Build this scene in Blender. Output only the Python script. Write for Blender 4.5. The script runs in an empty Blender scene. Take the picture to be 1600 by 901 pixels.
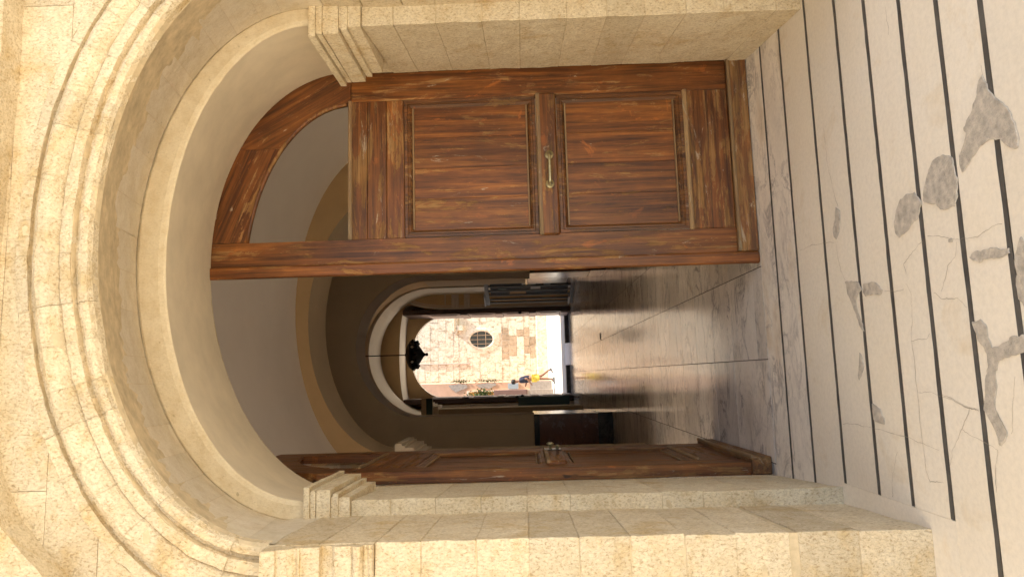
import bpy, bmesh, math, random
from mathutils import Vector, Matrix, noise as mnoise
random.seed(11)
sc = bpy.context.scene
COL = sc.collection

# ------------------------------------------------------------------ camera
PITCH, YAW, ROLL, EYE = .018, .127, -.031, 1.55
fw = Vector((math.sin(YAW)*math.cos(PITCH), math.cos(YAW)*math.cos(PITCH), math.sin(PITCH)))
rt = Vector((math.cos(YAW), -math.sin(YAW), 0)); up = rt.cross(fw)
rt2 = rt*math.cos(ROLL)+up*math.sin(ROLL); up2 = -rt*math.sin(ROLL)+up*math.cos(ROLL)
cd = bpy.data.cameras.new('camera'); cam = bpy.data.objects.new('camera', cd); COL.objects.link(cam)
# the photograph is stored turned on its side: the phone's right edge points down
m3 = Matrix((-up2, rt2, -fw)).transposed()
cam.matrix_world = Matrix.Translation((0, 0, EYE)) @ m3.to_4x4()
cd.sensor_fit = 'HORIZONTAL'; cd.sensor_width = 36; cd.lens = 36*1060/1600
cd.clip_start = .05; cd.clip_end = 2000
sc.camera = cam

# ------------------------------------------------------------------ sky, sun, exposure
SUN = Vector((.80, -.16, 1.02)).normalized()
w = bpy.data.worlds.new('World'); sc.world = w; w.use_nodes = True
wn = w.node_tree; bg = wn.nodes['Background']; sky = wn.nodes.new('ShaderNodeTexSky')
sky.sky_type = 'NISHITA'; sky.sun_disc = False
sky.sun_elevation = math.asin(SUN.z); sky.sun_rotation = math.atan2(SUN.x, SUN.y)
wn.links.new(sky.outputs[0], bg.inputs[0]); bg.inputs[1].default_value = .11
sd = bpy.data.lights.new('sun', 'SUN'); sd.energy = 4.6; sd.angle = math.radians(.5); sd.color = (1, .93, .82)
so = bpy.data.objects.new('sun', sd); COL.objects.link(so); so.rotation_euler = SUN.to_track_quat('Z', 'Y').to_euler()
so.location = (0, -5, 30)
vs = sc.view_settings; vs.view_transform = 'Standard'; vs.look = 'None'; vs.exposure = 1.4; vs.gamma = 1; vs.use_curve_mapping = False
sc.cycles.max_bounces = 12; sc.cycles.diffuse_bounces = 8; sc.cycles.glossy_bounces = 5; sc.cycles.transmission_bounces = 8
sc.cycles.sample_clamp_indirect = 6

# ------------------------------------------------------------------ materials
class NT:
    def __init__(s, name):
        s.m = bpy.data.materials.new(name); s.m.use_nodes = True
        s.t = s.m.node_tree; s.b = s.t.nodes['Principled BSDF']
        s.tc = s.t.nodes.new('ShaderNodeTexCoord')
    def n(s, k, **kw):
        o = s.t.nodes.new(k)
        for a, v in kw.items(): setattr(o, a, v)
        return o
    def l(s, a, b): s.t.links.new(a, b)
    def vec(s, scale=(1, 1, 1), rot=(0, 0, 0)):
        o = s.n('ShaderNodeMapping'); s.l(s.tc.outputs['Object'], o.inputs[0])
        o.inputs['Scale'].default_value = scale; o.inputs['Rotation'].default_value = rot
        return o.outputs[0]
    def noise(s, scale, detail=4, rough=.55, vec=None, dist=0):
        o = s.n('ShaderNodeTexNoise'); o.inputs['Scale'].default_value = scale; o.inputs['Detail'].default_value = detail
        o.inputs['Roughness'].default_value = rough; o.inputs['Distortion'].default_value = dist
        s.l(vec if vec else s.tc.outputs['Object'], o.inputs['Vector'])
        return o.outputs[0]
    def ramp(s, f, stops):
        o = s.n('ShaderNodeValToRGB'); e = o.color_ramp.elements
        while len(e) < len(stops): e.new(.5)
        for i, (p, c) in enumerate(stops):
            e[i].position = p; e[i].color = (c, c, c, 1) if isinstance(c, (int, float)) else (*c, 1)
        s.l(f, o.inputs[0]); return o.outputs[0]
    def mix(s, f, a, b, mode='MIX'):
        o = s.n('ShaderNodeMix', data_type='RGBA', blend_type=mode)
        for v, i in ((f, 0), (a, 6), (b, 7)):
            if isinstance(v, (int, float)): o.inputs[i].default_value = v if i == 0 else (v, v, v, 1)
            elif isinstance(v, tuple): o.inputs[i].default_value = (*v, 1)
            else: s.l(v, o.inputs[i])
        return o.outputs[2]
    def math(s, op, a, b=0):
        o = s.n('ShaderNodeMath', operation=op)
        for i, v in ((0, a), (1, b)):
            if isinstance(v, (int, float)): o.inputs[i].default_value = v
            else: s.l(v, o.inputs[i])
        return o.outputs[0]
    def rnd(s): return s.n('ShaderNodeObjectInfo').outputs['Random']
    def col(s, c):
        if isinstance(c, tuple): s.b.inputs['Base Color'].default_value = (*c, 1)
        else: s.l(c, s.b.inputs['Base Color'])
    def rough(s, r):
        if isinstance(r, (int, float)): s.b.inputs['Roughness'].default_value = r
        else: s.l(r, s.b.inputs['Roughness'])
    def bump(s, h, strength=.4, dist=.01, prev=None):
        o = s.n('ShaderNodeBump'); o.inputs['Strength'].default_value = strength; o.inputs['Distance'].default_value = dist
        s.l(h, o.inputs['Height'])
        if prev: s.l(prev, o.inputs['Normal'])
        s.l(o.outputs[0], s.b.inputs['Normal']); return o.outputs[0]

def stone(name, ca, cb, stain, rnd=.14, bump=1., pits=.64, stainlo=.53, fs=100):
    t = NT(name)
    c = t.mix(t.ramp(t.noise(1.7, 5, .6), [(.38, 0.), (.62, 1.)]), ca, cb)
    st = t.ramp(t.noise(4.2, 7, .68, dist=.4), [(stainlo, 0.), (stainlo+.17, .8)])
    c = t.mix(st, c, stain)
    f = t.noise(fs, 4, .8, t.vec((1, 1, .6)), .6)
    c = t.mix(pits, c, t.ramp(f, [(.36, (.50, .36, .19)), (.47, (.97, .95, .90)), (.62, (1.22, 1.20, 1.14))]), 'MULTIPLY')
    c = t.mix(.5, c, t.ramp(t.noise(11, 6, .7), [(.28, (.80, .70, .52)), (.58, (1.06, 1.06, 1.05))]), 'MULTIPLY')
    spot = t.ramp(t.noise(24, 2, .5), [(.73, 0.), (.77, .45)])
    c = t.mix(spot, c, tuple(v*.45 for v in stain))
    r = t.math('ADD', t.math('MULTIPLY', t.rnd(), rnd), 1-rnd/2)
    c = t.mix(1., c, r, 'MULTIPLY')
    t.col(c); t.rough(.93); t.b.inputs['Specular IOR Level'].default_value = .15
    p = t.bump(t.noise(9, 6, .65), .45, .02)
    t.bump(f, bump, .008, p)
    return t.m

def wood(name, axis, worn=.5, dark=1., pale=0., rot=0.):
    """old varnished pine, grain along the given axis (0 x, 1 y, 2 z), turned by rot about y"""
    t = NT(name)
    src = t.vec((1, 1, 1), (0, rot, 0))
    def v(al, ac):
        o = t.n('ShaderNodeMapping'); t.l(src, o.inputs[0]); o.inputs['Scale'].default_value = tuple(al if i == axis else ac for i in range(3))
        o.inputs['Location'].default_value = (axis*3.7, worn*9, dark*5); return o.outputs[0]
    g = t.noise(1, 7, .66, v(1.1, 26), .5)
    base = t.ramp(g, [(.28, (.075*dark, .023*dark, .006)), (.44, (.20*dark, .062*dark, .012)), (.58, (.33*dark, .108*dark, .019)), (.75, (.48*dark, .18*dark, .036))])
    big = t.noise(1, 4, .6, v(1.0, 3.2), .8)
    base = t.mix(t.ramp(big, [(.40, 0.), (.60, .55)]), base, t.mix(1., base, (1.25, 1.38, 1.3), 'MULTIPLY'))
    # dry golden timber where the varnish has gone, in long flakes with crisp edges
    f1 = t.noise(1, 10, .78, v(2.4, 13), .7)
    pm = t.ramp(f1, [(.60-worn*.15, 0.), (.625-worn*.15, .85)])
    bare = t.ramp(g, [(.3, (.24, .115, .032)), (.5, (.47, .235, .070)), (.7, (.66, .39, .15))])
    c = t.mix(pm, base, bare)
    # bleached grey remains inside the bare areas
    f2 = t.noise(1, 9, .76, v(3.4, 13), .7)
    gm = t.ramp(f2, [(.66-worn*.09, 0.), (.69-worn*.09, .8)])
    c = t.mix(gm, c, t.ramp(g, [(.35, (.42, .31, .19)), (.65, (.90, .74, .53))]))
    om = t.ramp(t.noise(1, 8, .75, v(4, 8), 1.), [(.60, 0.), (.64, .7)])
    c = t.mix(om, c, (.56, .17, .028))
    c = t.mix(.8, c, t.ramp(t.noise(2.1, 5, .6), [(.30, .55), (.58, 1.1)]), 'MULTIPLY')
    c = t.mix(.75, c, t.ramp(t.noise(1, 4, .8, v(2.2, 62)), [(.36, .42), (.50, .98), (.64, 1.2)]), 'MULTIPLY')
    kn = t.ramp(t.noise(1, 2, .5, v(5, 9)), [(.765, 0.), (.80, .85)])
    c = t.mix(kn, c, (.035, .014, .007))
    if pale: c = t.mix(pale, c, (.50, .37, .20))
    c = t.mix(1., c, t.math('ADD', t.math('MULTIPLY', t.rnd(), .24), .50), 'MULTIPLY')
    t.col(c); t.rough(t.ramp(pm, [(0., .45), (1., .82)]))
    q = t.bump(g, .35, .004); t.bump(pm, .35, .003, q)
    return t.m

def marble(name, base, vein, rough, warm=.25, vs=1.):
    t = NT(name)
    v = t.vec((.62, 1.15, 1), (0, 0, .5))
    off = t.n('ShaderNodeVectorMath', operation='ADD'); t.l(v, off.inputs[0])
    rv = t.n('ShaderNodeCombineXYZ'); r = t.rnd()
    t.l(t.math('MULTIPLY', r, 37.), rv.inputs[0]); t.l(t.math('MULTIPLY', r, 91.), rv.inputs[1]); t.l(rv.outputs[0], off.inputs[1])
    vv = off.outputs[0]
    a = t.noise(2.6*vs, 7, .62, vv, 1.4)
    ve = t.ramp(t.math('ABSOLUTE', t.math('SUBTRACT', a, .5)), [(0., .9), (.012, .5), (.05, 0.)])
    ve = t.math('MULTIPLY', ve, t.ramp(t.noise(3.1*vs, 3, .5, vv), [(.42, .1), (.60, 1.)]))
    b = t.noise(5*vs, 8, .7, vv, .5)
    ve2 = t.ramp(t.math('ABSOLUTE', t.math('SUBTRACT', b, .5)), [(0., .6), (.012, .25), (.035, 0.)])
    cl = t.ramp(t.noise(1.6*vs, 4, .6, vv), [(.33, .88), (.58, 1.04)])
    c = t.mix(1., base, cl, 'MULTIPLY')
    c = t.mix(t.ramp(t.noise(1.9, 5, .6, vv), [(.52, 0.), (.68, warm)]), c, (.50, .33, .13))
    c = t.mix(ve, c, vein); c = t.mix(t.math('MULTIPLY', ve2, t.ramp(t.noise(2.2*vs, 3, .5, vv), [(.45, .0), (.62, .9)])), c, tuple(x*1.25 for x in vein))
    c = t.mix(.4, c, t.ramp(t.noise(30, 5, .6), [(.3, .8), (.6, 1.05)]), 'MULTIPLY')
    t.col(t.mix(1., c, t.math('ADD', t.math('MULTIPLY', r, .22), .86), 'MULTIPLY'))
    t.rough(t.ramp(t.noise(5, 6, .7), [(.3, rough*.75), (.7, rough*1.45)]))
    t.bump(t.noise(3.5, 3, .5), .05, .02)
    return t.m

def plain(name, c, r=.85, var=.18, sc_=5., bump=.12, metal=0., rnd=.0, bs=30):
    t = NT(name)
    k = t.mix(1., c, t.ramp(t.noise(sc_, 6, .65), [(.28, 1-var), (.7, 1+var*.5)]), 'MULTIPLY')
    if rnd: k = t.mix(1., k, t.math('ADD', t.math('MULTIPLY', t.rnd(), rnd), 1-rnd/2), 'MULTIPLY')
    t.col(k); t.rough(r); t.b.inputs['Metallic'].default_value = metal
    if bump: t.bump(t.noise(bs, 5, .6), bump, .01)
    return t.m

M = {}
M['lime'] = stone('limestone', (.63, .535, .38), (.69, .60, .445), (.56, .41, .20), rnd=.18)
M['lime_jamb'] = stone('limestone_jamb', (.69, .60, .435), (.74, .66, .50), (.60, .45, .24), rnd=.10)
M['lime_grey'] = stone('limestone_soffit', (.60, .53, .405), (.65, .575, .455), (.48, .40, .27), rnd=.10, bump=.25, pits=.22, stainlo=.60)
M['ring'] = stone('limestone_ring', (.64, .55, .39), (.66, .575, .42), (.54, .42, .23), rnd=.02, bump=.2, pits=.18, stainlo=.66)
M['mortar'] = plain('lime_mortar', (.60, .48, .30), .95, .35, 12, .3)
M['plaster'] = plain('smooth_plaster', (.72, .625, .46), .8, .14, 3.2, .05)
M['wood_z'] = wood('old_pine_upright', 2, .30)
M['wood_arc_hi'] = wood('old_pine_arch_upper', 0, .18, .8, 0., -.40)
M['wood_arc_lo'] = wood('old_pine_arch_lower', 0, .12, .8, 0., -1.05)
M['wood_x'] = wood('old_pine_across', 0, .52)
M['wood_panel'] = wood('old_pine_panel', 2, .22, 1.05)
M['wood_mid'] = wood('old_pine_rail', 0, .45)
M['wood_base'] = wood('old_pine_base', 0, .75, 1., .10)
M['wood_mould'] = wood('old_pine_moulding', 2, .35, .9, .06)
M['wood_bead'] = wood('old_pine_bleached', 0, .9, 1., .5)
M['brass'] = plain('worn_brass', (.52, .47, .28), .38, .25, 40, .05, .85)
M['marble_in'] = marble('grey_veined_marble', (.86, .80, .70), (.25, .23, .215), .11, .16)
M['marble_out'] = marble('white_veined_marble', (.89, .83, .72), (.36, .33, .30), .40, .55, 1.3)
M['grout'] = plain('dark_grout', (.10, .085, .07), .9)
M['slate'] = plain('dark_slate', (.095, .089, .08), .6, .5, 9, .1)
M['screed'] = plain('cement_patch', (.57, .51, .42), .95, .40, 26, .8, bs=140)
M['crack'] = plain('crack_dirt', (.38, .325, .25), .95)
def cream():
    t = NT('cream_stone_floor')
    c = t.mix(t.ramp(t.noise(1.4, 5, .6), [(.35, 0.), (.65, 1.)]), (.80, .725, .585), (.81, .75, .63))
    c = t.mix(t.ramp(t.noise(3.3, 6, .62, dist=.6), [(.58, 0.), (.75, .5)]), c, (.62, .48, .28))
    c = t.mix(.35, c, t.ramp(t.noise(46, 5, .7), [(.3, .72), (.6, 1.03)]), 'MULTIPLY')
    c = t.mix(t.ramp(t.noise(60, 2, .5), [(.78, 0.), (.80, .5)]), c, (.2, .15, .1))
    c = t.mix(1., c, t.math('ADD', t.math('MULTIPLY', t.rnd(), .08), .96), 'MULTIPLY')
    t.col(c); t.rough(.52); t.bump(t.noise(22, 6, .6), .1, .004)
    return t.m
M['cream'] = cream()
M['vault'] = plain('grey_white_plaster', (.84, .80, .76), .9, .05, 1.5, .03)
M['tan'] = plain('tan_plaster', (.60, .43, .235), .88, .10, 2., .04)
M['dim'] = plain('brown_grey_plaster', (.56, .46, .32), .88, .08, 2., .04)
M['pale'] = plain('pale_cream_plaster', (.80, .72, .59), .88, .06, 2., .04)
M['lilac'] = plain('grey_stucco_band', (.60, .53, .46), .85, .06, 2., .04)
M['red_marble'] = marble('brown_marble', (.14, .048, .026), (.07, .025, .016), .22, .05, 2)
M['black_marble'] = marble('black_marble', (.035, .032, .034), (.09, .08, .08), .16, .02, 2)
M['lit_edge_marble'] = marble('painted_lit_marble', (.55, .52, .49), (.4, .38, .36), .2, .05)
M['dark_wood'] = plain('dark_door_wood', (.06, .028, .018), .45, .3, 12, .1)
M['door_grey'] = plain('lit_grey_brown_door', (.38, .29, .25), .45, .25, 9, .1)  # paler than the leaf boards: street bounce light put into the panel colour
M['iron'] = plain('black_iron', (.012, .011, .011), .55, .3, 20, .1)
M['steel'] = plain('brushed_grey_metal', (.22, .22, .215), .35, .2, 20, .05, .6)
M['white_metal'] = plain('white_enamel', (.75, .75, .76), .4, .08, 8, 0)
M['dk_green'] = plain('dark_green_face', (.012, .045, .032), .4, .2, 8, 0)
M['facade'] = stone('sunny_limestone', (.60, .555, .47), (.66, .615, .53), (.42, .36, .26), rnd=.10, bump=.5, pits=.7, fs=9)
M['facade_brown'] = stone('brown_limestone', (.36, .29, .215), (.42, .335, .25), (.28, .215, .15), rnd=.3, bump=.5, pits=.6, fs=9)
M['paving'] = plain('pale_paving', (.62, .57, .49), .8, .12, 3, .1)
M['pink'] = plain('pink_plaster', (.64, .40, .27), .9, .16, 3, .15)
M['grey_patch'] = plain('bare_render', (.42, .36, .31), .95, .3, 12, .4)
M['ochre_wood'] = plain('orange_shutter', (.50, .22, .05), .6, .3, 10, .1)
M['mauve'] = plain('mauve_metal', (.22, .135, .12), .5, .1, 6, .03)
M['blue_grey'] = plain('blue_grey_plate', (.36, .42, .47), .5, .08, 6, 0)
M['leaf'] = plain('leaf_green', (.075, .12, .025), .6, .4, 20, 0, rnd=.4)
M['skin'] = plain('skin', (.30, .16, .105), .55, .1, 10, 0)
M['navy'] = plain('navy_cotton', (.028, .032, .06), .9, .2, 20, .1)
M['yellow'] = plain('yellow_cotton', (.80, .62, .10), .85, .1, 20, .1)
M['hair'] = plain('dark_hair', (.015, .013, .012), .7, .3, 60, .3)
M['shoe'] = plain('grey_shoe', (.16, .16, .17), .7, .2, 30, .1)
M['white_sole'] = plain('white_sole', (.7, .7, .7), .7)
def glass(name, tint, rough=.03, alpha=None):
    t = NT(name); t.col(tint); t.rough(rough)
    t.b.inputs['Transmission Weight'].default_value = 1.; t.b.inputs['IOR'].default_value = 1.1
    return t.m
M['glass'] = glass('old_glass', (.93, .93, .91))
M['pane_dark'] = plain('dark_window_glass', (.06, .075, .075), .12, .2, 3, 0)

# ------------------------------------------------------------------ builders
OFF = {}
def empty(name, loc=(0, 0, 0), rz=0., label=None, cat=None, group=None, kind=None):
    o = bpy.data.objects.new(name, None); COL.objects.link(o); o.location = loc; o.rotation_euler = (0, 0, rz)
    OFF[o.name] = Vector(loc); o.empty_display_size = .1
    tag(o, label, cat, group, kind); return o
def tag(o, label=None, cat=None, group=None, kind=None):
    for k, v in (('label', label), ('category', cat), ('group', group), ('kind', kind)):
        if v: o[k] = v
    return o
def mesh(name, vs, fs, m, parent=None, smooth=False, local=False, recalc=True):
    """one mesh object; vs in world coordinates unless local"""
    off = Vector((0, 0, 0))
    if parent is not None and not local: off = OFF[parent.name]
    me = bpy.data.meshes.new(name); me.from_pydata([tuple(Vector(v)-off) for v in vs], [], fs)
    if recalc:
        b = bmesh.new(); b.from_mesh(me); bmesh.ops.recalc_face_normals(b, faces=b.faces); b.to_mesh(me); b.free()
    if smooth:
        for p in me.polygons: p.use_smooth = True
    me.materials.append(M[m] if isinstance(m, str) else m)
    o = bpy.data.objects.new(name, me); COL.objects.link(o)
    if parent is not None:
        o.parent = parent; OFF[o.name] = OFF.get(parent.name, Vector((0, 0, 0))) if not local else Vector((0, 0, 0))
    else: OFF[o.name] = Vector((0, 0, 0))
    return o
HF = [(0, 1, 2, 3), (4, 7, 6, 5), (0, 4, 5, 1), (1, 5, 6, 2), (2, 6, 7, 3), (3, 7, 4, 0)]
def hexa(name, xy, z0, z1, m, parent=None, bev=0., jit=0., cuts=0, local=False, seed=0):
    """block over the four plan corners xy from z0 to z1, edges chamfered and worn"""
    vs = [(x, y, z0) for x, y in xy]+[(x, y, z1) for x, y in xy]
    if not bev and not cuts: return mesh(name, vs, HF, m, parent, local=local)
    b = bmesh.new(); bv = [b.verts.new(v) for v in vs]
    for f in HF: b.faces.new([bv[i] for i in f])
    if bev: bmesh.ops.bevel(b, geom=list(b.edges), offset=bev, segments=1, affect='EDGES')
    if cuts:
        bmesh.ops.subdivide_edges(b, edges=[e for e in b.edges if e.calc_length() > .05], cuts=cuts, use_grid_fill=True)
        for v in b.verts:
            q = v.co*9+Vector((seed*3.1, seed*1.7, 0)); v.co += mnoise.noise_vector(q)*jit
            v.co += mnoise.noise_vector(v.co*31)*jit*.6
    bmesh.ops.recalc_face_normals(b, faces=b.faces)
    b.verts.index_update()
    o = mesh(name, [v.co.copy() for v in b.verts], [[v.index for v in f.verts] for f in b.faces], m, parent, local=local, recalc=False)
    b.free(); return o
def box(name, x0, x1, y0, y1, z0, z1, m, parent=None, bev=0., **k):
    return hexa(name, [(x0, y0), (x1, y0), (x1, y1), (x0, y1)], z0, z1, m, parent, bev, **k)
class MB:
    """collects solids that make up ONE part"""
    def __init__(s): s.v = []; s.f = []
    def add(s, vs, fs):
        n = len(s.v); s.v += [tuple(v) for v in vs]; s.f += [tuple(i+n for i in f) for f in fs]; return s
    def box(s, x0, x1, y0, y1, z0, z1):
        return s.add([(x0, y0, z0), (x1, y0, z0), (x1, y1, z0), (x0, y1, z0), (x0, y0, z1), (x1, y0, z1), (x1, y1, z1), (x0, y1, z1)], HF)
    def tube(s, pts, r, n=8, cap=True):
        rs = r if isinstance(r, (list, tuple)) else [r]*len(pts)
        pts = [Vector(p) for p in pts]; rings = []
        for i, p in enumerate(pts):
            d = (pts[min(i+1, len(pts)-1)]-pts[max(i-1, 0)]).normalized()
            a = d.cross(Vector((0, 0, 1)) if abs(d.z) < .9 else Vector((1, 0, 0))).normalized(); c = d.cross(a)
            rings.append([p+(a*math.cos(2*math.pi*k/n)+c*math.sin(2*math.pi*k/n))*rs[i] for k in range(n)])
        vs = [v for r_ in rings for v in r_]; fs = []
        for i in range(len(rings)-1):
            for k in range(n): fs.append((i*n+k, i*n+(k+1) % n, (i+1)*n+(k+1) % n, (i+1)*n+k))
        if cap: fs += [tuple(range(n)), tuple(range((len(rings)-1)*n, len(rings)*n))]
        return s.add(vs, fs)
    def lathe(s, c, prof, n=16, axis='z'):
        vs = []; fs = []
        for r, h in prof:
            for k in range(n):
                a = 2*math.pi*k/n; q = (r*math.cos(a), r*math.sin(a), h)
                if axis == 'y': q = (q[0], q[2], q[1])
                vs.append((c[0]+q[0], c[1]+q[1], c[2]+q[2]))
        for i in range(len(prof)-1):
            for k in range(n): fs.append((i*n+k, i*n+(k+1) % n, (i+1)*n+(k+1) % n, (i+1)*n+k))
        fs += [tuple(range(n)), tuple(range((len(prof)-1)*n, len(prof)*n))]
        return s.add(vs, fs)
    def build(s, name, m, parent=None, smooth=False, local=False): return mesh(name, s.v, s.f, m, parent, smooth, local)
def ell(e, t, d=0.):
    """point at parameter t (0 right springing .. pi left) of arch e=(cx,a,z0,apex), offset d outwards"""
    cx, a, z0, ap = e; b = ap-z0
    x, z = cx+a*math.cos(t), z0+b*math.sin(t); nx, nz = math.cos(t)/a, math.sin(t)/b; L = math.hypot(nx, nz)
    return x+nx/L*d, z+nz/L*d
def arch_curve(e, n=40): return [ell(e, math.pi-math.pi*i/n) for i in range(n+1)]
def arch_wall(name, y0, y1, xl, xr, zt, e, m, parent, soff=None, zb=0.):
    """wall slab with an arched opening; front at y0, back at y1"""
    cv = arch_curve(e); n = len(cv); vs = []; fs = []
    for y in (y0, y1):
        o = len(vs)
        vs += [(x, y, z) for x, z in cv]+[(x, y, zt) for x, z in cv]
        fs += [(o+i, o+i+1, o+n+i+1, o+n+i) for i in range(n-1)]
        o = len(vs); x0, x1 = cv[0][0], cv[-1][0]; z0 = e[2]
        vs += [(xl, y, zb), (x0, y, zb), (x0, y, z0), (x0, y, zt), (xl, y, zt), (xr, y, zb), (x1, y, zb), (x1, y, z0), (x1, y, zt), (xr, y, zt)]
        fs += [(o, o+1, o+2, o+3, o+4), (o+5, o+6, o+7, o+8, o+9)]
    w_ = mesh(name, vs, fs, m, parent)
    cvj = [(cv[0][0], zb)]+cv+[(cv[-1][0], zb)]; n = len(cvj)
    e2 = .002
    vs = [(x, y0+e2, z) for x, z in cvj]+[(x, y1-e2, z) for x, z in cvj]
    mesh('arch_soffit', vs, [(i, i+1, n+i+1, n+i) for i in range(n-1)], soff or m, w_, smooth=False)
    return w_

# ------------------------------------------------------------------ ground and shell of the building
Y0, Y1, YD = 2.76, 3.50, 4.43           # front face, inner ring, door plane
mesh('ground', [(-400, -400, -.06), (400, -400, -.06), (400, 400, -.06), (-400, 400, -.06)], [(0, 1, 2, 3)], 'paving')['kind'] = 'structure'

# ------------------------------------------------------------------ loggia floor: cream strips, slate inlays, marble sill strips
lf = empty('loggia_floor', (0, 0, 0), kind='structure')
box('bedding', -8.9, 8.9, -2.2, 4.40, -.05, -.012, 'mortar', lf)
ST = [4.14, 3.825, 3.465, 3.14, 2.875, 2.615, 2.385, 2.16]
while ST[-1] > -1.9: ST.append(ST[-1]-.232)
HW = .0122
edges = [4.408]+ST+[-2.2]
LEFT_END = {3.465: -.600, 3.14: -.582, 2.875: -.565, 2.615: -.552}
def slab(x0, x1, y0, y1, m, nm='floor_slab'):
    o = box(nm, x0, x1, y0, y1, -.02, 0, m, lf, .0015); return o
box('floor_slab', -1.2, -.575, 2.615-HW, 3.465+HW, -.02, 0, 'cream', lf)
for i in range(len(edges)-1):
    ya = edges[i]-(HW if i else 0); yb = edges[i+1]+(HW if i < len(edges)-2 else 0)
    m = 'marble_out' if i < 2 else 'cream'
    if ya > 3.46: xa, xb = -.72, 2.14
    elif yb > 2.5: xa, xb = -.575, 2.06
    else: xa, xb = -2.2, 3.6
    if yb < 2.5: slab(-8.9, -2.2, yb, ya, 'cream'); slab(3.6, 8.9, yb, ya, 'cream')
    slab(xa, xb, yb, ya, m)
    if 3.46 > ya and yb > 2.5: slab(2.06, 2.9, yb, ya, 'cream')
for y in ST:
    xa = -.572 if y in LEFT_END else (-.70 if y > 3.5 else -2.6)
    xb = 2.09 if y > 3.46 else (2.05 if y > 2.5 else 3.6)
    n = 46; vs = []; x0 = xa
    for i in range(n+1):
        x = x0+(xb-x0)*i/n; k = .0021
        vs += [(x, y-HW+random.uniform(-k, k), .0006), (x, y+HW+random.uniform(-k, k), .0006)]
    fs = [(2*i, 2*i+2, 2*i+3, 2*i+1) for i in range(n)]
    low = len(vs); vs += [(x0, y-HW, -.012), (xb, y-HW, -.012), (xb, y+HW, -.012), (x0, y+HW, -.012)]
    fs += [(low, low+1, low+2, low+3)]
    mesh('inlay_strip', vs, fs, 'slate', lf)
    if y in LEFT_END and y < 3.46:
        pass
PATCH= [[(0.946,2.191),(0.907,2.172),(0.874,2.16),(0.832,2.125),(0.785,2.089),(0.741,2.075),(0.682,2.06),(0.659,2.069),(0.657,2.09),(0.683,2.117),(0.709,2.139),(0.72,2.187),(0.716,2.234),(0.696,2.274),(0.672,2.315),(0.659,2.346),(0.693,2.353),(0.718,2.352),(0.75,2.321),(0.786,2.302),(0.81,2.31),(0.836,2.28),(0.859,2.252),(0.898,2.226),(0.939,2.207)],[(0.758,2.448),(0.732,2.39),(0.702,2.382),(0.648,2.374),(0.581,2.381),(0.554,2.408),(0.549,2.457),(0.563,2.49),(0.588,2.507),(0.6,2.549),(0.62,2.589),(0.669,2.571),(0.707,2.545),(0.744,2.516),(0.759,2.483)],[(0.669,2.639),(0.643,2.611),(0.612,2.601),(0.587,2.614),(0.564,2.634),(0.543,2.687),(0.523,2.741),(0.514,2.781),(0.533,2.801),(0.584,2.804),(0.629,2.783),(0.66,2.751),(0.675,2.696)],[(0.404,3.276),(0.395,3.194),(0.372,3.142),(0.342,3.122),(0.329,3.151),(0.301,3.19),(0.244,3.178),(0.187,3.145),(0.144,3.138),(0.156,3.157),(0.19,3.177),(0.235,3.196),(0.293,3.226),(0.342,3.263)],[(0.367,3.11),(0.365,3.015),(0.345,2.979),(0.314,2.939),(0.305,2.966),(0.311,3.046),(0.31,3.099),(0.33,3.117)],[(0.361,2.358),(0.374,2.337),(0.368,2.26),(0.372,2.225),(0.357,2.2),(0.356,2.162),(0.338,2.16),(0.333,2.198),(0.339,2.253),(0.334,2.301),(0.348,2.341)],[(0.137,2.384),(0.143,2.359),(0.134,2.324),(0.109,2.311),(0.078,2.31),(0.046,2.293),(0.048,2.259),(0.079,2.199),(0.08,2.153),(0.068,2.12),(0.025,2.127),(0.02,2.209),(-0.001,2.267),(-0.031,2.295),(-0.078,2.297),(-0.124,2.311),(-0.162,2.312),(-0.195,2.29),(-0.239,2.27),(-0.279,2.304),(-0.277,2.321),(-0.236,2.325),(-0.177,2.366),(-0.165,2.37),(-0.11,2.355),(-0.063,2.352),(-0.016,2.321),(0.023,2.32),(0.056,2.338),(0.081,2.363),(0.114,2.376)],[(0.348,2.132),(0.38,2.107),(0.368,2.084),(0.155,2.12),(0.186,2.145),(0.254,2.149),(0.305,2.145)],[(-0.171,3.127),(-0.194,3.06),(-0.233,3.032),(-0.261,3.043),(-0.256,3.082),(-0.244,3.126),(-0.202,3.131)],[(0.778,3.302),(0.745,3.263),(0.688,3.269),(0.636,3.299),(0.616,3.329),(0.635,3.351),(0.682,3.347),(0.723,3.318)],[(0.06,3.195),(0.033,3.174),(-0.005,3.17),(-0.048,3.201),(-0.072,3.227),(-0.048,3.23),(0.006,3.212)],[(0.443,2.462),(0.444,2.445),(0.435,2.433),(0.428,2.442),(0.433,2.458)]]
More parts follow.
